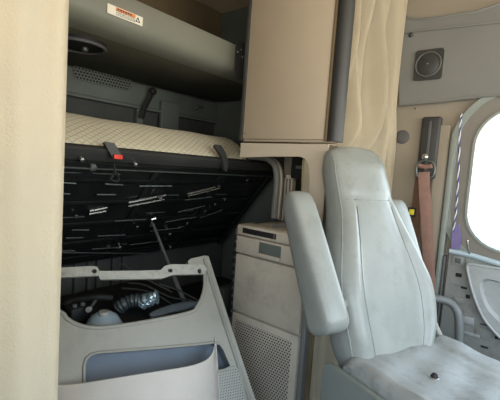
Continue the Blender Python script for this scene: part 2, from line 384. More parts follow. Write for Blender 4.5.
# frame of the side locker seen through the opening
xs = 1.45
fr = smooth_path([on(249, 156.3, 0, xs), on(258, 156.8, 0, xs), on(268, 159, 0, xs), on(275, 166, 0, xs), on(277, 180, 0, xs), on(275, 205, 0, xs), on(274, 218, 0, xs)], 6)
lock = thing('locker_frame', 'rounded grey frame standing behind the arched opening under the cabinet', 'frame', (xs, .95, .9))
obj('bent_rim', add_tube(new(), fr, .016, 12), 'grey_header', lock)
obj('inner_rim', add_tube(new(), [p + Vector((.012, -.016, -.0)) for p in fr], .010, 10), 'chrome_box', lock)
PX = 1.52
post = thing('ribbed_post', 'ribbed tan metal post with a bracket on top, right of the rounded locker frame', 'post', (PX, .95, ztop0))
p = on(281, 178, 0, PX); q = on(294, 178, 0, PX)
y1, y0 = p.y, q.y
for i in range(4):
    yy = y0 + (y1 - y0) * (i + .5) / 4
    obj('rib', add_tube(new(), [(PX, yy, ztop0), (PX, yy, p.z)], (y1 - y0) / 8 * .95, 8), 'chrome_box', post)
obj('back_plate', box((PX + .005, y0, ztop0), (PX + .02, y1, p.z - .002)), 'chrome_box', post)
obj('bracket', box((PX - .02, y0 - .004, p.z), (PX + .025, y1 + .01, p.z + .018), .004), 'fridge', post)
obj('upper_channel', box((PX + .01, y0 + .004, p.z + .018), (PX + .04, y1 - .004, 1.36), .004), 'chrome_box', post)
obj('bolt', disc((PX - .02, (y0 + y1) / 2, p.z + .01), (-1, 0, 0), .008, .006), 'silver', post)
a = on(291.5, 158, 0, 1.46); b = on(309, 180, 0, 1.46)
vb = thing('control_box', 'black box hanging in the right corner of the arched opening', 'box', (1.46, (a.y + b.y) / 2, b.z))
obj('housing', box((1.46, b.y, b.z), (1.56, a.y, 1.361), .008), 'black', vb)
c0 = on(296, 165.5, 0, 1.457); c1 = on(309, 169.5, 0, 1.457)
obj('face_plate', box((1.454, c1.y, c1.z), (1.461, c0.y, c0.z), .002), 'lining_dark', vb)

# ------------------------------------------------------------------ refrigerator cabinet
XF = 1.215
def fy(px, py): return on(px, py, 0, XF)
ffr = thing('refrigerator', 'grey beige refrigerator cabinet with perforated lower grille beside the seat', 'refrigerator', (1.45, .9, 0))
fl, frr = 1.045, .700
ztop = ztop0
bm = box((XF + .02, frr + .004, .02), (1.315, fl - .004, ztop - .006), .008); add_box(bm, (1.31, .87, .02), (XW - .1, fl - .004, ztop - .006), .008)
obj('body', bm, 'fridge', ffr)
# rows by world height at the left end
za = fy(238, 234.5).z; zb = fy(238, 253).z; zc = fy(236, 312).z
zbr = fy(300, 275).z
obj('top_panel', box((XF, frr, za), (XF + .1, fl, ztop), .008), 'fridge', ffr)
s0 = fy(243, 228); s1 = fy(276, 239)
obj('display_slot', box((XF - .003, s1.y, za + .012), (XF + .004, s0.y, za + .034), .002), 'black', ffr)
tp = obj('button', box((XF - .005, s1.y + .006, za + .014), (XF - .001, s1.y + .012, za + .032), .001), 'silver', ffr)
dr = obj('drawer', box((XF - .004, frr + .002, zb + .003), (XF + .1, fl - .004, za - .003), .006), 'fridge', ffr)
h0 = fy(260, 243); h1 = fy(281, 259)
hm = (h0.y + h1.y) / 2; hw = abs(h0.y - h1.y) / 2
obj('handle_recess', box((XF - .006, hm - hw, zb + .012), (XF - .002, hm + hw, za - .010), .002), 'lining_dark', dr)
obj('handle_lip', box((XF - .012, hm - hw, zb + .010), (XF - .003, hm + hw, zb + .024), .003), 'fridge', dr)
obj('door', box((XF - .002, frr + .002, zc + .003), (XF + .1, fl - .004, zb - .002), .008), 'fridge', ffr)
gr = obj('grille_panel', box((XF - .001, frr + .002, .06), (XF + .1, fl - .006, zc - .003), .006), 'fridge', ffr)
obj('perforated_grille', box((XF - .003, frr + .03, .25), (XF + .002, fl - .03, zc - .03), .001), 'fridge_dots', gr)
obj('kick_plate', box((XF + .01, frr + .01, .0), (XF + .1, fl - .01, .055)), 'dark_plastic', ffr)
obj('side_flange', box((XF + .006, fl, .05), (XF + .05, fl + .012, ztop - .02), .003), 'rubber', ffr)
for i in range(11):
    zz = ztop - .05 - i * .034
    obj('side_louvre', box((XF, fl - .003, zz - .02), (XF + .01, fl + .014, zz), .002), 'black', ffr)
obj('front_strip', box((XF + .004, frr - .024, .0), (XF + .05, frr - .002, ztop - .01), .006), 'grey_header', ffr)
obj('front_post', box((XF + .02, frr - .050, .0), (XF + .034, frr - .028, ztop + .01), .01), 'brown_dark', ffr)
pp = at(290, 222, 1.45)
cont = thing('loose_clip', 'small grey plastic clip lying on the refrigerator top', 'clip', (1.29, .84, ztop))
obj('clip_body', add_tube(new(), smooth_path([(1.27, .9, ztop + .006), (1.29, .86, ztop + .02), (1.31, .81, ztop + .02), (1.28, .78, ztop + .006)], 5), .006, 8), 'rubber', cont)

# ------------------------------------------------------------------ upper bunk
ub = thing('upper_bunk', 'upper bunk tray with olive grey front rail under the ceiling', 'bunk', (.7, 1.5, 1.66))
yf = 1.2
bm = new()
prof = [(yf + .02, 1.806), (yf + .004, 1.800), (yf, 1.785), (yf + .002, 1.725), (yf + .008, 1.704), (yf + .022, 1.688), (yf + .05, 1.676), (yf + .10, 1.670), (yf + .10, 1.69), (yf + .05, 1.70), (yf + .045, 1.806)]
prism(bm, [(XL + .01, y, z) for y, z in prof], [], (XW - XL - .014, 0, 0)); obj('front_rail', bm, 'fascia', ub)
obj('tray', box((XL + .01, yf + .101, 1.670), (XW - .004, YR - .03, 1.70), .003), 'under', ub)
obj('tray_end_bracket', box((1.30, yf - .006, 1.655), (1.42, yf - .0005, 1.82), .002), 'dark_plastic', ub)
obj('rear_rail', box((XL + .01, YR - .06, 1.672), (XW - .004, YR - .025, 1.70), .003), 'dark_plastic', ub)
obj('mattress_edge', box((XL + .02, yf + .05, 1.702), (XW - .01, YR - .04, 1.78), .02), 'brown_dark', ub)
for px, py in ((237.5, 52), (242.5, 57), (241, 50)):
    obj('screw', disc(on(px, py, 1, yf - .007), (0, -1, 0), .005, .004, dome=.002), 'silver', ub)
la = on(109, 5, 1, yf - .001); lb = on(142, 24, 1, yf - .001)
# warning label: photograph shows a narrow sticker parallel to the rail
zl1 = 1.762; zl0 = 1.722
xl0 = on(107, 12, 1, yf).x; xl1 = on(142.5, 20, 1, yf).x
zl0 = on(141, 26, 1, yf).z; zl1 = on(141, 17, 1, yf).z
wl = obj('warning_label', box((xl0, yf - .0018, zl0), (xl1, yf + .001, zl1)), 'label_white', ub, label='white and orange warning sticker')
obj('orange_band', box((xl0 + .03, yf - .0026, zl1 - (zl1 - zl0) * .42), (xl1 - .03, yf - .001, zl1 - .002)), 'orange', wl)
bm = new()
for r_ in range(4):
    x = xl0 + .032
    while x < xl1 - .036:
        w_ = random.uniform(.003, .009); z = zl0 + .004 + r_ * .0042
        add_box(bm, (x, yf - .0026, z), (x + w_, yf - .001, z + .0016)); x += w_ + .0025
obj('small_print', bm, 'ink', wl)
bm = new(); x = xl0 + .036
while x < xl1 - .045:
    add_box(bm, (x, yf - .0034, zl1 - (zl1 - zl0) * .32), (x + .006, yf - .0024, zl1 - (zl1 - zl0) * .14)); x += .0095
obj('heading_marks', bm, 'ink', wl)
for sx in (xl1 - .030,):
    t = new(); zc_ = (zl0 + zl1) / 2
    prism(t, [(sx, yf - .0026, zc_ - .008), (sx + .02, yf - .0026, zc_ - .008), (sx + .01, yf - .0026, zc_ + .01)], [(( sx + .005, yf - .0026, zc_ - .005), (sx + .015, yf - .0026, zc_ - .005), (sx + .01, yf - .0026, zc_ + .004))], (0, .001, 0))
    obj('hazard_triangle', t, 'ink', wl, smooth=False)

cl = thing('ceiling_lamp', 'dark round lamp with small chrome centre under the upper bunk', 'lamp', (.735, 1.47, 1.672))
cc = on(82, 47, 2, 1.655)
obj('housing', disc((cc.x - .01, cc.y, 1.673), (0, 0, -1), .095, .018, 32), 'black', cl)
bm = new(); ring = [(cc.x - .01 +   .09 * math.cos(a * PI / 16), cc.y +   .09 * math.sin(a * PI / 16), 1.655) for a in range(33)]
obj('rim', add_tube(bm, ring, .006, 8, cap=False), 'rubber', cl)
obj('centre_knob', disc((cc.x + .01, cc.y, 1.655), (0, 0, -1), .013, .010, 16, dome=.006), 'glint_steel', cl)

# rear wall fittings between the bunks
rw = YR - .02
struct('trim_9', box((XL + .01, rw, 1.545), (XW - .01, YR - .001, 1.665), .006), 'lining_dark')
struct('trim_10', box((XL + .01, rw - .02, 1.528), (XW - .01, YR - .001, 1.543), .005), 'lining_dark')
struct('trim_17', box((XL + .01, rw, 1.72), (XW - .01, YR - .001, ZC - .01), .004), 'brown_dark')
struct('trim_11', box((1.22, rw - .015, 1.1), (1.26, YR - .001, 1.53), .005), 'lining_dark')
struct('trim_12', box((1.37, rw - .03, 1.1), (1.50, YR - .021, 1.60), .008), 'lining_dark')
vv = thing('speaker_vent', 'long oval perforated vent on the rear wall between the bunks', 'vent', (1.04, rw, 1.60))
p0 = on(73, 71, 1, rw); p1 = on(131, 82.5, 1, rw); zm = (on(100, 77, 1, rw).z)
hv = .036
obj('grille', prism(new(), [(x, rw, z) for x, z in rrect(p0.x, p1.x, zm - hv, zm + hv, hv - .001, 10)], [], (0, -.004, 0)), 'vent_dots', vv)
ro = [(x, rw - .002, z) for x, z in rrect(p0.x, p1.x, zm - hv, zm + hv, hv - .001, 10)]
obj('rim', add_tube(new(), ro + [ro[0]], .003, 6, cap=False), 'lining_dark', vv)
st = thing('hanging_strap', 'black strap hanging from a round knob on the rear wall', 'strap', (1.33, rw - .03, 1.5))
k = on(152.5, 92, 1, rw - .05)
obj('webbing', add_tube(new(), smooth_path([k, on(150, 98, 1, rw - .05), on(145, 108, 1, rw - .055), on(142, 118, 1, rw - .06)], 4), .013, 8, flat=.3, upref=(0, -1, 0)), 'black', st)
obj('knob', disc(k + Vector((0, 0, .004)), (0, -1, 0), .020, .012, 18, dome=.006), 'black', st)
hk = thing('wall_hook', 'small bright hook on the dark rear wall left of the cabinet', 'hook', on(198, 108, 1, rw - .03))
obj('hook_arm', add_tube(new(), smooth_path([on(194, 109, 1, rw - .03), on(199, 106.5, 1, rw - .05), on(203, 108, 1, rw - .03)], 4), .004, 8), 'silver', hk)
for i, (x0, z0) in enumerate(((1.62, 1.5), (1.74, 1.45))):
    pass

# ------------------------------------------------------------------ lower bunk, raised
lb_ = thing('lower_bunk', 'raised lower bunk showing its ribbed black steel underside', 'bunk', (.6, 1.6, .8))
FR = Vector((0, 1.20, 1.290)); RE = Vector((0, 1.60, .79)); SL = (RE - FR).normalized(); LEN = (RE - FR).length
NB = Vector((0, SL.z, -SL.y)).normalized()                     # towards the camera and down (underside)
if NB.y > 0: NB = -NB
def bp(x, s, h=0): return Vector((x, 0, 0)) + FR + SL * s + NB * h
BX0, BX1 = XL + .02, 1.70
def bbox(bm, x0, x1, s0, s1, h0, h1, bev=.003):
    M = Matrix(((1, 0, 0, 0), (0, SL.y, NB.y, FR.y), (0, SL.z, NB.z, FR.z), (0, 0, 0, 1)))
    return add_box(bm, (x0, s0, h0), (x1, s1, h1), bev, 2, M)
obj('pan', bbox(new(), BX0, BX1, 0, LEN, 0, .012), 'black_gloss', lb_)
obj('front_board', bbox(new(), BX0, BX1 - .02, -.005, .045, .012, .030), 'dark_plastic', lb_)
obj('front_rail', bbox(new(), BX0, BX1, .046, .075, .012, .036), 'black_gloss', lb_)
obj('rail_lip', bbox(new(), BX0, BX1, .0685, .0735, .036, .040, .001), 'glint_steel', lb_)
for s in (.13, .245, .36, .475, .575):
    obj('cross_rib', bbox(new(), BX0, BX1 - .05, s, s + .022, .012, .024, .008), 'black_gloss', lb_)
obj('end_rail', bbox(new(), BX1 - .03, BX1, .08, LEN, .012, .03), 'black_gloss', lb_)
for x in (.92, 1.30):
    obj('long_rib', bbox(new(), x, x + .05, .08, LEN - .02, .012, .022, .008), 'black_gloss', lb_)
# stamped beads; light reflecting off them is put in as pale steel strips
bm = new()
n = 0
rr = random.Random(3)
for row, s in enumerate((.113, .225, .335, .455, .54)):
    x = BX0 + .7 + rr.uniform(0, .08)
    while x < BX1 - .15:
        Lb = rr.uniform(.05, .12)
        if rr.random() < .4:
            M = Matrix.Translation(bp(x + Lb / 2, s, .0125))
            obj('stamped_bead', bbox(new(), x, x + Lb, s - .0012, s + .0012, .0115, .0155, .0005), 'glint_steel', lb_)
        x += Lb + rr.uniform(.04, .10)
# wedge shaped bright brackets
def pan_at(px, py, h=.024): return onpl(px, py, bp(0, 0, h), NB)
for (a, b) in (((89.5, 211), (107, 207.5)), ((89, 214), (106, 211)), ((128.5, 202.5), (166, 195)), ((128.5, 206), (164, 199.5)), ((187, 194), (215, 187)), ((188, 196), (220, 188))):
    obj('bright_bracket', add_tube(new(), [pan_at(*a), pan_at(*b)], .0042, 6), 'silver', lb_)
for (a, b) in (((60, 182.5), (76, 183.5)), ((105, 184), (123, 185)), ((62, 193.5), (70, 194)), ((97, 194.5), (116, 194.7)), ((72, 230), (89, 230)), ((98, 236), (125, 235)), ((66, 238), (83, 237.5)), ((139, 186), (172, 186)),
               ((115, 221), (146, 219.5)), ((150, 231), (180, 228)), ((185, 200), (212, 197)), ((178, 212), (205, 206)), ((60, 252.5), (147, 253.5)), ((92, 249), (120, 247.5)), ((60, 251), (73, 250.5)), ((130, 245), (160, 241)), ((165, 222), (196, 217)), ((200, 218), (222, 210))):
    obj('glint_bead', add_tube(new(), [pan_at(*a), pan_at(*b)], .0028, 6), 'glint_steel', lb_)  # pale beads added for light reflecting along the stamped slots
for px, py in ((73.5, 251), (120, 247), (137, 226.5), (76, 216), (170, 234), (187, 223), (225, 199), (219, 186), (170, 247), (205, 211), (247, 180), (215, 204), (161, 250)):
    obj('bolt', disc(pan_at(px, py), NB, .0075, .006, 8), 'silver', lb_)
for px, py in ((92.5, 166.5), (81, 158), (134.5, 163), (160, 197)):
    obj('rail_bolt', disc(onpl(px, py, bp(0, 0, .034), NB), NB, .008 if px != 92.5 else .013, .012, 10, dome=.003), 'silver', lb_)
obj('gas_strut', add_tube(new(), [pan_at(153, 224), at(168, 262, 1.62), at(184, 301, 1.62)], [.007, .007, .012], 10), 'rubber', lb_)
obj('strut_bracket', add_tube(new(), [pan_at(150.5, 226), pan_at(152, 219), pan_at(155.5, 218)], .006, 6), 'silver', lb_)
# two retaining straps
def strap(px, label, red, dw):
    s_ = obj('strap', new_strap(px, dw), 'black' if not red else 'dark_plastic', lb_, label=label)
    return s_
def new_strap(pts, w):
    return prism(new(), [on(a, b, 1, 1.165) for a, b in pts], [], (0, .014, 0))
s1_ = strap([(104.5, 143), (107, 141.8), (114.5, 143), (122.5, 156.5), (121, 158.5), (113, 158.5)], 'black strap bracket with red tab', True, .02)
ra = on(118, 156.5, 1, 1.158)
M = Matrix.Translation(ra)
obj('red_tab', box((-.016, -.004, -.009), (.016, .004, .006), .002, 2, M), 'red', s1_, label='red tab')
bm = new(); base = onpl(114, 163, bp(0, 0, .055), NB)
add_tube(bm, smooth_path([base, base + Vector((.004, 0, -.03)), base + Vector((-.01, 0, -.055)), base + Vector((.02, 0, -.06)), base + Vector((.01, 0, -.03)), base + Vector((-.006, 0, -.05))], 5), .003, 6)
obj('cord_loop', bm, 'black', s1_)
s2_ = strap([(215, 146.5), (216.5, 144.5), (221, 145), (225.5, 152), (228.5, 163), (227, 172), (224.5, 170), (222, 157)], 'plain black strap', True, .018)

# mattress on the far face of the pan
mt = new(); MX0, MX1 = XL + .04, 1.455
th = .205; nx, ns = 60, 10
prof = []
R = .055
for k in range(9):
    a = PI / 2 * k / 8; prof.append((R - R * math.cos(a) - .0, -(R - R * math.sin(a))))
# closed profile in (s, h): front end rounded, h negative = far side
loop = [(-.002 + R - R * math.cos(a * PI / 2 / 6) , -(R - R * math.sin(a * PI / 2 / 6))) for a in range(7)]
loop = [(.03 - .03 * math.sin(PI / 2 * a / 5), -.004 - .03 + .03 * math.cos(PI / 2 * a / 5)) for a in range(6)] + [(-.008, -.5 * th)] + \
       [(R - R * math.cos(PI / 2 * a / 6), -(th - R) - R * math.sin(PI / 2 * a / 6)) for a in range(7)] + [(LEN - .06, -th), (LEN - .02, -th + .03), (LEN - .02, -.004)]
rings = []
for i in range(nx + 1):
    t = i / nx; x = MX0 + (MX1 - MX0) * t
    sh = 1 - max(0, (t - .975) / .025) ** 2 * .1
    rings.append([mt.verts.new(bp(x, s + (1 - sh) * .02, (h + th / 2) * sh - th / 2 + .003 * math.sin(x * 23 + h * 20))) for s, h in loop])
for i in range(nx):
    for k in range(len(loop)): mt.faces.new((rings[i][k], rings[i][(k + 1) % len(loop)], rings[i + 1][(k + 1) % len(loop)], rings[i + 1][k]))
mt.faces.new(rings[0][::-1]); mt.faces.new(rings[-1])
tag(obj('mattress', mt, 'quilt'), 'cream quilted mattress lying on the raised lower bunk', 'mattress')

# ------------------------------------------------------------------ storage well beneath the bunk
struct('trim_13', box((XL + .01, 1.21, .50), (1.80, YR - .03, .53)), 'black')
struct('trim_14', box((XL + .01, 1.66, .53), (1.80, 1.70, .80), .004), 'sleeper_wall')
struct('trim_15', box((1.24, 1.12, .02), (1.80, 1.16, .70), .004), 'sleeper_wall')
for i, px in enumerate((75, 88, 97, 112, 122)):
    p = on(px, 290, 1, 1.655)
    struct('trim_%d' % (20 + i), box((p.x - .012, 1.64, .53), (p.x + .012, 1.66, .78), .004), 'sleeper_wall')
# loose things lying in the well
ZF = .53
def onz(px, py, z): return on(px, py, 2, z)
q = at(104, 322, 1.33)
q.z += .024
dm = thing('filter_dome', 'pale blue plastic dome with a small cap lying in the storage well', 'dome', (q.x, q.y, q.z - .06))
sup = q.z - .05
obj('dome', disc((q.x, q.y, sup), (0, 0, 1), .066, .018, 28, dome=.046), 'dome', dm)
obj('cap', disc((q.x - .008, q.y - .01, sup + .058), (0, 0, 1), .018, .012, 16), 'bar', dm)
tr = thing('storage_tray', 'dark tray in the storage well under the pale blue dome', 'tray', (q.x, q.y + .12, ZF))
tz = sup - .003
obj('tray_floor', box((q.x - .09, q.y - .05, tz - .02), (1.15, 1.60, tz), .004), 'black', tr)
obj('tray_leg', box((.5, 1.50, ZF), (.54, 1.54, tz - .02)), 'black', tr); obj('tray_leg', box((1.05, 1.50, ZF), (1.09, 1.54, tz - .02)), 'black', tr)
def lie(name, label, cat, pts, r, m, n=12, flat=1, parts=None):
    pts = [at(a, b, dd) for a, b, dd in pts]
    return pts
hp = smooth_path([at(62, 307, 1.45), at(69, 302, 1.48), at(82, 299, 1.49), at(98, 297, 1.50), at(112, 298, 1.53)], 6)
tag(obj('black_hose', add_tube(new(), hp, .013, 12), 'black'), 'thick black hose curving behind the pale blue dome', 'hose')
hp = smooth_path([at(119, 308, 1.49), at(124, 304, 1.49), at(132, 301, 1.50), at(143, 300, 1.50), at(152, 299, 1.50)], 6)
cj = thing('air_duct', 'grey duct ending in a crumpled foil sleeve in the storage well', 'duct', at(135, 306, 1.48))
obj('duct_body', add_tube(new(), hp, [.026 + .003 * math.sin(i * 2.2) for i in range(len(hp))], 14), 'hose', cj)
bm = new(); e = [at(143, 303, 1.49), at(150, 299, 1.48), at(158, 296.5, 1.48)]
e = smooth_path(e, 6); add_tube(bm, e, [.025 + .003 * math.sin(i * 1.9) for i in range(len(e))], 16)
for v in bm.verts: v.co += Vector((random.uniform(-1, 1), random.uniform(-1, 1), random.uniform(-1, 1))) * .0035
obj('foil_sleeve', bm, 'foil', cj, smooth=False)
bm = add_tube(new(), smooth_path([at(89, 311, 1.37), at(92, 306, 1.37), at(96, 300, 1.37)], 4), .005, 8)
vk = thing('valve_key', 'small bright metal lever beside the pale blue dome', 'lever', at(90, 312, 1.37))
obj('lever', bm, 'silver', vk); obj('head', disc(at(89.5, 309, 1.36), FWD * -1, .010, .012, 12), 'bar', vk)
bx = thing('relay_block', 'small black block with two knobs left of the pale blue dome', 'block', at(77, 318, 1.38))
a_ = at(77, 312, 1.38); obj('block', box(a_ - Vector((.035, .03, .03)), a_ + Vector((.035, .03, .025)), .006), 'black', bx)
for dx in (-.015, .015): obj('knob', disc(a_ + Vector((dx, -.01, .025)), (0, 0, 1), .008, .01, 10), 'rubber', bx)
for i, (pts, lab) in enumerate((([(118, 262), (135, 272), (150, 281), (172, 292)], 'thin dark cable crossing behind the bar, upper of four'), ([(128, 283), (145, 285), (170, 297), (192, 300)], 'thin dark cable sagging beneath the bar, near its centre'),
                 ([(122, 288), (150, 292), (175, 306)], 'thin dark cable running over the duct'), ([(160, 284), (180, 291), (203, 303)], 'thin dark cable below the right end of the bar'))):
    tag(obj('cable', add_tube(new(), smooth_path([at(a, b, 1.58) for a, b in pts], 5), .0035, 6), 'dark_plastic'), lab, 'cable', None)
bm = new(); cl0 = smooth_path([at(150, 316, 1.42), at(168, 310, 1.46), at(185, 306, 1.48), at(199, 303, 1.48)], 4)
add_tube(bm, cl0, [.012, .018, .022, .024, .024, .025, .026, .026, .026, .024, .02, .014, .01][:len(cl0)], 12, flat=.6)
tag(obj('folded_cloth', bm, 'blue_cloth'), 'folded grey cloth strip along the front lip of the storage well', 'cloth')

# ------------------------------------------------------------------ storage surround panel
TT = at(205, 257, 1.42); LL = at(60, 272, 1.19); BB = at(250, 387, 1.28)
PN = (LL - TT).cross(BB - TT).normalized()
if PN.dot(FWD) > 0: PN = -PN                                    # points to the viewer's side
def pl(px, py, h=0): return onpl(px, py, TT, PN) + PN * h
box_t = thing('storage_surround', 'grey plastic surround panel with rounded opening and lower pocket, beside the refrigerator', 'panel', onpl(150, 387, TT, PN))
outer = [(20, 300), (60, 312), (62, 314), (66, 318), (76, 324), (90, 327.5), (110, 327), (150, 321), (190, 312.5), (197, 307), (202, 298), (205, 286), (205, 272), (203, 267), (189, 266), (188, 261), (191, 258.5), (205, 255.5), (208.5, 256), (222, 298), (234, 335), (251, 386), (273, 450), (20, 450)]
pock = [(84, 392), (84, 366), (86, 359), (91, 354.5), (98, 352.5), (150, 348.5), (190, 345), (214, 342.5), (220, 344), (224, 350), (230, 364), (230.5, 367), (224, 370), (205, 373), (205, 420), (84, 420)]
obj('face', prism(new(), [pl(*p) for p in outer], [[pl(*p) for p in pock]], -PN * .02), 'panel', box_t, smooth=False)
pb = [(78, 335), (235, 330), (240, 380), (235, 430), (78, 430)]
obj('pocket_back', prism(new(), [pl(*p, -.055) for p in pb], [], -PN * .004), 'pocket', box_t, smooth=False, label='blue grey pocket lining')
bm = new(); pr_ = [pl(*p, .002) for p in pock]
obj('pocket_rim', add_tube(bm, pr_ + [pr_[0]], .0045, 8, cap=False), 'panel', box_t)
bm = new()
A_ = [pl(*p, -.004) for p in pock]; B_ = [pl(*p, -.055) for p in pock]
va = [bm.verts.new(v) for v in A_]; vb_ = [bm.verts.new(v) for v in B_]
for i in range(len(va)): bm.faces.new((va[i], va[(i + 1) % len(va)], vb_[(i + 1) % len(va)], vb_[i]))
obj('pocket_wall', bm, 'pocket', box_t, label='blue grey pocket side wall')
# rounded rim of the upper opening
orim = [(20, 300), (60, 312), (66, 318), (76, 324), (90, 327.5), (110, 327), (150, 321), (190, 312.5), (197, 307), (202, 298), (205, 286), (205, 272)]
obj('opening_rim', add_tube(new(), smooth_path([pl(*p, -.003) for p in orim], 3), .007, 10), 'panel', box_t)
obj('side_bead', add_tube(new(), smooth_path([pl(*p, .002) for p in [(204, 259), (216, 298), (228, 335), (245, 386), (264, 446)]], 4), .006, 8), 'panel_edge', box_t)
side = [pl(208.5, 256), pl(222, 298), pl(234, 335), pl(251, 386), pl(273, 450)]
bm = new(); s_in = [bm.verts.new(p) for p in side]; s_out = [bm.verts.new(p - PN * .10 + Vector((.02, .02, 0))) for p in side]
for i in range(len(side) - 1): bm.faces.new((s_in[i], s_in[i + 1], s_out[i + 1], s_out[i]))
obj('side_return', bm, 'panel_edge', box_t)
# top corner block behind the bar
cb = [(188, 268), (188, 261), (191, 258.5), (205, 255.5), (209, 257), (211, 268)]
obj('corner_block', prism(new(), [pl(*p, -.02) for p in cb], [], -PN * .05), 'panel', box_t, smooth=False)
# perforated foot patch
pat = [(206, 382), (213, 373), (232, 367.5), (237, 369), (240, 375), (243, 388), (247, 410), (206, 410)]
pm = prism(new(), [pl(*p, .001) for p in pat], [], PN * .002)
obj('perforated_patch', pm, 'patch_dots', box_t, smooth=False)
obj('patch_rim', add_tube(new(), smooth_path([pl(*p, .002) for p in pat[1:-1]], 4), .0035, 8), 'panel', box_t)
# bolted bar across the opening
def hole_px(cx, cy, rx, ry, n=12): return [(cx + rx * math.cos(2 * PI * k / n), cy + ry * math.sin(2 * PI * k / n)) for k in range(n)]
bo = [(20, 269), (60, 268.8), (92, 267), (97, 267.8), (99, 272), (140, 271.6), (160, 271), (164, 267), (170, 265.2), (203, 265.5), (206, 270), (204, 275), (172, 275.8), (165, 278.2), (160, 279.6), (100, 280.5), (98, 276.6), (60, 278.5), (20, 279)]
hs = [hole_px(94, 272.3, 2.6, 2.2), hole_px(169.5, 271.5, 2.4, 2), hole_px(198.5, 272, 2.0, 2.6)]
br = obj('support_bar', prism(new(), [pl(*p, .012) for p in bo], [[pl(*p, .012) for p in h] for h in hs], -PN * .012), 'bar', box_t, smooth=False, label='pale grey bar with bolt holes')
for h in ((94, 272.3), (169.5, 271.5), (198.5, 272)):
    obj('bolt_socket', disc(pl(h[0], h[1], -.001), PN, .010, .003, 12), 'black', br)
# curved front lip of the pocket
bm = new(); top = [(20, 388, .02), (50, 386.5, .03), (70, 386, .05), (100, 381.8, .075), (140, 375.5, .09), (180, 369, .085), (198, 363.5, .065), (207, 357, .045), (211.5, 350, .025), (214, 341, .008), (215.5, 334, .002)]
N_ = 6; rows = []
dn = (pl(150, 440) - pl(150, 380)).normalized()
tp_ = [pl(a, b, h) for a, b, h in top]; tp_ = smooth_path(tp_, 4)
for j in range(8): rows.append([bm.verts.new(p + dn * (.03 * j) + Vector((0, 0, 0))) for p in tp_])
for j in range(7):
    for i in range(len(tp_) - 1): bm.faces.new((rows[j][i], rows[j][i + 1], rows[j + 1][i + 1], rows[j + 1][i]))
g = bmesh.ops.solidify(bm, geom=bm.faces[:], thickness=.004)
lip = obj('pocket_lip', bm, 'flap', box_t, label='curved greige pocket lip')
bm = new()
for i in range(2, len(tp_) - 8):
    p = tp_[i]
    for k in range(3):
        pp = tp_[i].lerp(tp_[i + 1], k / 3) if i + 1 < len(tp_) else p
        add_box(bm, pp - Vector((.0010, .0010, .0018)), pp + Vector((.0010, .0010, .0018)))
obj('frayed_edge', bm, 'label_white', lip, smooth=False)

# ------------------------------------------------------------------ curtains
def curtain(name, x0, x1, yc, z0, z1, yfun, label, nxx=120, nz=40, xfun=None):
    bm = new(); g = []
    for j in range(nz + 1):
        z = z0 + (z1 - z0) * j / nz; row = []
        for i in range(nxx + 1):
            u = i / nxx; x = x0 + (x1 - x0) * u
            if xfun: x = xfun(u, z)
            row.append(bm.verts.new((x, yc + yfun(u, z), z)))
        g.append(row)
    for j in range(nz):
        for i in range(nxx): bm.faces.new((g[j][i], g[j][i + 1], g[j + 1][i + 1], g[j + 1][i]))
    bmesh.ops.solidify(bm, geom=bm.faces[:], thickness=.003)
    return tag(obj(name, bm, 'curtain'), label, 'curtain')
curtain('curtain', XL + .02, .297, .655, .03, ZC - .02, lambda u, z: .016 * math.sin(u * 31 + .25 * math.sin(z * 2)) + .008 * math.sin(u * 67 + z) + .0 , 'cream sleeper curtain hanging straight in the left foreground')
def ry(u, z):
    k_ = u * 28 + 1.1 * math.sin(z * 2.3)
    f = .042 * math.sin(k_ + .6 * math.sin(k_)) + .014 * math.sin(u * 47 + 2.2 * math.sin(z * 3 + 1)) + .006 * math.sin(u * 90 + z * 9)
    f = f * (.45 + .7 * min(1, max(0, (z - 1.32) / .15))) + .012 * math.exp(-((u - .45 + .35 * (z - 1.7)) / .07) ** 2)
    f *= 1 - .92 * min(1, max(0, (u - .80) / .15))
    f += .07 * min(1, max(0, (1.42 - z) / .12)) * max(0, 1 - max(0, u - .5) / .35 if u > .5 else 1)
    return f - .122 * max(0, (u - .30) / .70) ** 1.1
def rx(u, z):
    a = 1.335; b = 1.836 - .034 * min(1, max(0, (z - 1.45) / .12))
    return a + (b - a) * u + .008 * math.sin(z * 7 + u * 5)
curtain('curtain', 1.3, 1.8, .745, .03, ZC - .02, ry, 'beige curtain bunched in deep folds behind the seat headrest', xfun=rx)

# ------------------------------------------------------------------ side wall fittings
def wall_pt(px, py, off=.0): return on(px, py, 0, XW - off)
sp_ = thing('wall_speaker', 'small dark grey square speaker on the grey header panel', 'speaker', wall_pt(429, 79, .035))
a = on(415.5, 51.5, 0, xh); b = on(442.5, 80, 0, xh); ym = (a.y + b.y) / 2; zm = (a.z + b.z) / 2 + .002
hw_ = abs(a.y - b.y) / 2 * .93; hh_ = hw_ * 1.12
obj('frame', prism(new(), [(xh, y, z) for y, z in rrect(ym - hw_, ym + hw_, zm - hh_, zm + hh_, .012, 5)], [], (-.010, 0, 0)), 'dark_plastic', sp_)
bm = new(); rg = [(xh - .012, ym + .052 * math.cos(a * PI / 16), zm + .052 * math.sin(a * PI / 16)) for a in range(33)]
obj('cone_rim', add_tube(bm, rg, .004, 8, cap=False), 'rubber', sp_)
obj('cone', disc((xh - .009, ym, zm), (-1, 0, 0), .048, .004, 28, dome=.006), 'dark_plastic', sp_)
obj('badge', disc((xh - .019, ym, zm), (-1, 0, 0), .0045, .003, 12), 'silver', sp_)
sc_ = on(411, 35, 0, xh); tag(obj('screw_cap', disc(sc_, (-1, 0, 0), .010, .006, 14, dome=.003), 'dark_plastic'), 'small dark screw cap on the header panel above the speaker', 'cap')
tag(obj('coat_button', disc(wall_pt(402.5, 137), (-1, 0, 0), .032, .006, 20, dome=.004), 'rubber'), 'round dark button on the beige pillar beside the curtain', 'button')
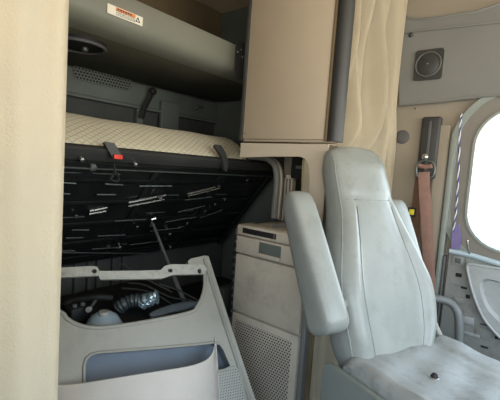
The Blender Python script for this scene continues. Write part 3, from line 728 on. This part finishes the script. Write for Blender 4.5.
tag(obj('wall_screw', disc(wall_pt(415.5, 108.5), (-1, 0, 0), .005, .003, 8), 'silver'), 'bright screw head on the beige pillar just below the header panel', 'screw')
bk = thing('curtain_bracket', 'dark bracket at the top of the pillar beside the beige curtain', 'bracket', on(400, 50, 0, xh))
obj('plate', box((xh - .02, on(401, 60, 0, xh).y - .0, on(401, 54, 0, xh).z), (xh, on(398, 55, 0, xh).y, on(401, 27, 0, xh).z), .004), 'dark_plastic', bk)

sb = thing('seat_belt', 'rust brown seat belt hanging from a dark height adjuster on the pillar', 'seat belt', wall_pt(428, 330, .03))
a = wall_pt(421.5, 117, .02); b = wall_pt(438, 166, .02)
obj('height_adjuster', box((XW - .03, b.y + .004, b.z - .06), (XW, a.y - .004, a.z), .012, 3), 'dark_plastic', sb)
obj('adjuster_slot', box((XW - .034, (a.y + b.y) / 2 - .004, b.z - .03), (XW - .029, (a.y + b.y) / 2 + .008, a.z - .02), .002), 'rubber', sb)
xb = XW - .06
rg = [on(x, y, 0, xb) for x, y in ((417.5, 163), (425, 160.5), (433, 163), (435, 170), (432, 177), (424, 178.5), (417.5, 176), (416.5, 169), (417.5, 163))]
obj('d_ring', add_tube(new(), smooth_path(rg, 4), .005, 8), 'glint_steel', sb)
obj('ring_bolt', disc(on(426, 157, 0, xb + .02), (-1, 0, 0), .014, .02, 14, dome=.004), 'silver', sb)
bm = add_tube(new(), smooth_path([on(x, y, 0, xb - .008) for x, y in ((419, 165.5), (425, 167), (432, 166))], 4), .018, 8, flat=.6)
obj('belt_loop', bm, 'webbing', sb)
bl = [on(x, y, 0, xx) for x, y, xx in ((424, 172, xb - .004), (424.5, 190, xb - .003), (427, 230, xb), (429, 270, xb), (430.5, 300, xb), (431, 335, xb), (431, 350, xb))]
obj('webbing', add_tube(new(), smooth_path(bl, 5), .025, 10, flat=.09, upref=(-1, 0, 0)), 'webbing', sb)
bl = [on(x, y, 0, xx) for x, y, xx in ((420, 176, XW - .03), (417, 200, XW - .02), (415, 235, XW - .02), (414, 275, XW - .02))]
obj('rear_webbing', add_tube(new(), smooth_path(bl, 4), .02, 10, flat=.09, upref=(-1, 0, 0)), 'webbing_d', sb)
yt = on(412, 212, 0, XW - .04)
obj('tag_frame', box(yt - Vector((.006, .016, .021)), yt + Vector((.006, .016, .021)), .003), 'black', sb)
obj('yellow_tag', box(yt - Vector((.010, .011, .013)), yt + Vector((-.004, .011, .013)), .002), 'yellow', sb, label='yellow tag')
# braided cord and purple handle at the window seal
bm = new(); cord = smooth_path([on(x, y, 0, XW - .05) for x, y in ((461.5, 114), (460, 130), (459, 160), (457.5, 190), (456, 212), (453, 232))], 10)
for ph in (0, PI):
    pts = []
    for i, p in enumerate(cord):
        aa = i * 1.1 + ph; pts.append(p + Vector((0, .002 * math.cos(aa), 0)) + Vector((.002 * math.sin(aa), 0, 0)))
    if ph == 0: c1_ = pts
    else: c2_ = pts
pc = thing('braided_cord', 'blue and white braided cord hanging along the window seal', 'cord', cord[-1])
obj('blue_strand', add_tube(new(), c1_, .0024, 6), 'rope_a', pc, label='blue strand'); obj('white_strand', add_tube(new(), c2_, .0024, 6), 'rope_b', pc, label='white strand')
pts = [on(x, y, 0, XW - .045) for x, y in ((452, 229), (459, 224), (461.5, 240), (459.5, 249), (451, 249.5))]
tag(obj('purple_clip', prism(new(), pts, [], (.012, 0, 0)), 'purple'), 'purple plastic clip standing on the door sill', 'clip')

# grab tube behind the seat
gt = thing('grab_tube', 'bent grey grab tube rising beside the door behind the seat cushion', 'handle', on(459, 350, 0, 1.74))
tb = smooth_path([on(418, 297, 0, 1.70), on(436, 298.5, 0, 1.72), on(449, 302, 0, 1.74), on(457, 311, 0, 1.74), on(459, 325, 0, 1.74), on(458.5, 350, 0, 1.74), on(458, 385, 0, 1.74)], 6) ; tb.append(Vector((1.74, tb[-1].y, .005)))
obj('tube', add_tube(new(), tb, .0165, 14), 'tube', gt)
bkl = thing('belt_buckle', 'orange red belt buckle poking out between cushion and pillar', 'buckle', on(433, 340, 0, 1.66))
c = on(433.5, 331, 0, 1.66)
obj('buckle_body', box(c - Vector((.01, .016, .03)), c + Vector((.01, .016, .016)), .004), 'bar', bkl)
obj('stalk', add_tube(new(), [(c.x, c.y, c.z - .028), (c.x, c.y, .004)], .006, 8), 'black', bkl)
obj('release_button', box(c - Vector((.013, .012, .002)), c + Vector((.002, .012, .02)), .003), 'red', bkl, label='orange red release button')

# ------------------------------------------------------------------ seat (local frame: faces -Y, origin on the floor under the backrest)
RZ = math.radians(-22)
seat = thing('driver_seat', 'grey leather high back seat with raised armrests in front of the beige curtain', 'seat', (1.42 * .842, .38 * .842, 1.25 * .158), RZ)
seat.scale = (.842, .842, .842)
REC = math.tan(math.radians(21.6))
def interp(tab, z):
    if z <= tab[0][0]: return tab[0][1]
    for (a, va), (b, vb2) in zip(tab, tab[1:]):
        if z <= b:
            t = (z - a) / (b - a); t = t * t * (3 - 2 * t) if False else t
            return va + (vb2 - va) * t
    return tab[-1][1]
HW = [(.56, .225), (.60, .238), (.64, .245), (.75, .252), (.82, .25), (.88, .238), (.95, .215), (1.0, .195), (1.06, .176), (1.11, .161), (1.16, .153), (1.22, .152), (1.28, .15), (1.32, .146), (1.345, .132), (1.362, .10), (1.368, .04)]
TH = [(.56, .16), (.75, .17), (1.0, .155), (1.16, .160), (1.26, .155), (1.30, .135), (1.33, .105), (1.35, .075), (1.362, .05), (1.368, .03)]
BO = [(.56, .02), (.70, .045), (.85, .045), (1.0, .028), (1.12, .010), (1.16, .0), (1.3, -.004), (1.4, 0)]
RT = [(.56, .55), (.60, .66), (.64, .76), (.68, .85), (.72, .91), (.78, .98), (.85, 1.02), (.95, 1.02), (1.05, 1.0)]
def back_pt(z, a):
    """cross-section of the backrest at height z, parameter a around it"""
    w = interp(HW, z); t = interp(TH, z); bo = interp(BO, z)
    if math.cos(a) > 0: w *= interp(RT, z)
    yc = (z - .62) * REC
    c, s = math.cos(a), math.sin(a)
    e = .45 if s < 0 else .75
    x = w * math.copysign(abs(c) ** e, c); y = t / 2 * math.copysign(abs(s) ** .62, s)
    y0 = yc + t / 2 + (.0 if z < 1.3 else (z - 1.3) * .5)
    if s < 0:
        f = min(1, abs(x) / w)
        y -= bo * math.exp(-((f - .82) / .2) ** 2) - .004
        y -= .012 * (1 - f * f)
    return Vector((x, y0 + y, z))
zs = [.56, .575, .60] + [.62 + .02 * i for i in range(35)] + [1.31, 1.322, 1.334, 1.345, 1.354, 1.361, 1.366, 1.368]
zs = sorted(set(round(z, 4) for z in zs))
NA = 72
bm = new(); rings = [[bm.verts.new(back_pt(z, 2 * PI * k / NA)) for k in range(NA)] for z in zs]
for i in range(len(zs) - 1):
    for k in range(NA): bm.faces.new((rings[i][k], rings[i][(k + 1) % NA], rings[i + 1][(k + 1) % NA], rings[i + 1][k]))
bm.faces.new(rings[0][::-1]); bm.faces.new(rings[-1])
# creases: press the seams into the surface
def front_seam_depth(x, z):
    dd = 0
    if z < 1.165: 
        w = interp(HW, z)
        for sx in (-1, 1):
            xs_ = sx * w * .60 * (interp(RT, z) if sx > 0 else 1)
            dd += .006 * math.exp(-((x - xs_) / .007) ** 2)
    dd += .007 * math.exp(-((z - 1.155 - .0) / .008) ** 2)
    return dd
for v in bm.verts:
    yc = (v.co.z - .62) * REC + interp(TH, v.co.z) / 2
    if v.co.y < yc: v.co.y += front_seam_depth(v.co.x, v.co.z)
bk_ = obj('backrest', bm, 'leather', seat, local=True)
def front_y(x, z):
    w = interp(HW, z); a = None; best = None
    for k in range(181):
        a = -PI * k / 180; p = back_pt(z, a)
        if best is None or abs(p.x - x) < abs(best.x - x): best = p
    return best.y + front_seam_depth(x, z)
# piping lines on the backrest
for sx in (-1, 1):
    pts = [Vector((sx * interp(HW, z) * .60 * (interp(RT, z) if sx > 0 else 1), front_y(sx * interp(HW, z) * .60 * (interp(RT, z) if sx > 0 else 1), z) - .0015, z)) for z in [.62 + .03 * i for i in range(18)]]
    obj('insert_seam', add_tube(new(), pts, .0022, 6), 'seam', bk_, local=True)
    pts = [Vector((sx * interp(HW, z) * .955 * (interp(RT, z) if sx > 0 else 1), front_y(sx * interp(HW, z) * .955 * (interp(RT, z) if sx > 0 else 1), z) - .001, z)) for z in [.60 + .03 * i for i in range(25)]]
    obj('side_piping', add_tube(new(), pts, .0026, 6), 'leather', bk_, local=True)
pts = [Vector((x, front_y(x, 1.155) - .001, 1.155)) for x in [-.13 + .26 * i / 16 for i in range(17)]]
obj('headrest_seam', add_tube(new(), pts, .0022, 6), 'seam', bk_, local=True)
pts = [Vector((x, front_y(x, 1.0 - .0 + abs(x) * .0) - .0005, 1.0)) for x in [-.1 + .2 * i / 10 for i in range(11)]]

# cushion
bm = new(); CW, CD0, CD1 = .262, .03, -.52
def cush(u, v):  # u across -1..1, v depth 0..1
    x = CW * u * (1 - .03 * v); y = CD0 + (CD1 - CD0) * v
    z = .632 + .020 * abs(u) ** 2.5 - .012 * math.exp(-((v - .4) / .3) ** 2) * (1 - u * u) + .003 * math.sin(u * 9 + v * 5) + .0025 * math.sin(v * 23 + u * 4)
    ez = max(0, abs(u) - .88) / .12; z -= .035 * ez ** 2
    ev = max(0, v - .88) / .12; z -= .05 * ev ** 2
    e0 = max(0, .06 - v) / .06; z -= .02 * e0 ** 2
    z -= .005 * math.exp(-((abs(u) - .58) / .025) ** 2)
    return Vector((x, y, z))
nu, nv = 40, 48; T = [[bm.verts.new(cush(-1 + 2 * i / nu, j / nv)) for i in range(nu + 1)] for j in range(nv + 1)]
for j in range(nv):
    for i in range(nu): bm.faces.new((T[j][i], T[j][i + 1], T[j + 1][i + 1], T[j + 1][i]))
border = [T[0][i] for i in range(nu + 1)] + [T[j][nu] for j in range(1, nv + 1)] + [T[nv][i] for i in range(nu - 1, -1, -1)] + [T[j][0] for j in range(nv - 1, 0, -1)]
low_ = [bm.verts.new(Vector((v.co.x * .97, v.co.y, .50))) for v in border]
for i in range(len(border)): k = (i + 1) % len(border); bm.faces.new((border[i], border[k], low_[k], low_[i]))
bm.faces.new(low_)
cu = obj('seat_cushion', bm, 'leather_seat', seat, local=True)
obj('cushion_stud', disc((-.055, -.165, .624), (0, 0, 1), .011, .006, 14, dome=.008), 'black', cu, local=True)
obj('stud_ring', disc((-.055, -.165, .622), (0, 0, 1), .015, .003, 16), 'silver', cu, local=True)
# seat base, side shields, recline bracket
obj('seat_base', box((-.20, -.42, -.2340), (.20, .10, .499), .02), 'dark_plastic', seat, local=True)
for sx in (-1, 1):
    sh = rrect(-.42, .10, .40, .595, .04, 5)
    m_ = prism(new(), [(sx * .268, y, z) for y, z in sh], [], (sx * .02, 0, 0)); obj('side_shield', m_, 'leather_side', seat, local=True)
obj('recline_bracket', add_tube(new(), smooth_path([(.262, .02, .60), (.27, .07, .66), (.27, .13, .74)], 4), .012, 8), 'bar', seat, local=True)
# raised armrests
def armrest(x0, x1, yb0, zb0, yt0, zt0, t0, t1, nm='armrest'):
    bm = new(); A0 = Vector((0, yb0, zb0)); A1 = Vector((0, yt0, zt0)); ax = (A1 - A0); Ln = ax.length; ax.normalize(); pn = Vector((0, ax.z, -ax.y))
    prof = [(0, .25), (.006, .5), (.02, .75), (.045, .92), (.08, 1), (.2, 1), (.5, 1), (.8, .97), (.88, .93), (.94, .82), (.975, .62), (.993, .38), (1, .15)]
    rr_ = []
    for t, k in prof:
        wx = (x1 - x0) / 2 * (.55 + .45 * k); ty = (t0 + (t1 - t0) * t) / 2 * k; ring = []
        for q_ in range(28):
            a = 2 * PI * q_ / 28; c, s = math.cos(a), math.sin(a)
            ring.append(bm.verts.new(A0 + ax * (Ln * t) + Vector(((x0 + x1) / 2 + wx * math.copysign(abs(c) ** .5, c), 0, 0)) + pn * (ty * math.copysign(abs(s) ** .55, s))))
        rr_.append(ring)
    for i in range(len(rr_) - 1):
        for k in range(28): bm.faces.new((rr_[i][k], rr_[i][(k + 1) % 28], rr_[i + 1][(k + 1) % 28], rr_[i + 1][k]))
    bm.faces.new(rr_[0][::-1]); bm.faces.new(rr_[-1])
    return obj(nm, bm, 'leather', seat, local=True)
ar = armrest(-.385, -.275, .030, .725, .29, 1.170, .14, .105)
armrest(.20, .315, .17, .80, .33, 1.15, .08, .06)
obj('armrest_pivot', add_tube(new(), [(-.29, .06, .80), (-.20, .10, .80)], .022, 12), 'leather_side', seat, local=True)

# ------------------------------------------------------------------ daylight
wd = bpy.data.worlds.new('world'); scene.world = wd; wd.use_nodes = True
nt = wd.node_tree; bg = nt.nodes['Background']
tc = nt.nodes.new('ShaderNodeTexCoord'); spz = nt.nodes.new('ShaderNodeSeparateXYZ'); nt.links.new(tc.outputs['Generated'], spz.inputs[0])
rp = nt.nodes.new('ShaderNodeValToRGB'); nt.links.new(spz.outputs[2], rp.inputs['Fac'])
el = rp.color_ramp.elements; el[0].position = 0.0; el[0].color = (.95, .90, .80, 1); el[1].position = .35; el[1].color = (.66, .83, 1.0, 1)
nt.links.new(rp.outputs['Color'], bg.inputs['Color']); bg.inputs['Strength'].default_value = 8.2
def portal(name, loc, rot, sx, sy):
    l = bpy.data.lights.new(name, 'AREA'); l.shape = 'RECTANGLE'; l.size = sx; l.size_y = sy; l.cycles.is_portal = True
    o = bpy.data.objects.new(name, l); COL.objects.link(o); o.location = loc; o.rotation_euler = rot
portal('windscreen_portal', ((XL + XW) / 2, -1.44, 1.5), (PI / 2, 0, 0), 2.1, 1.1)
portal('door_window_portal', (XW + .07, -.1, 1.27), (0, PI / 2, 0), .65, .86)
portal('far_window_portal', (XL - .06, -.4, 1.35), (0, -PI / 2, 0), .8, 1.4)

vs = scene.view_settings; vs.view_transform = 'Standard'; vs.look = 'None'; vs.gamma = 1; vs.use_curve_mapping = False; vs.exposure = 0.0
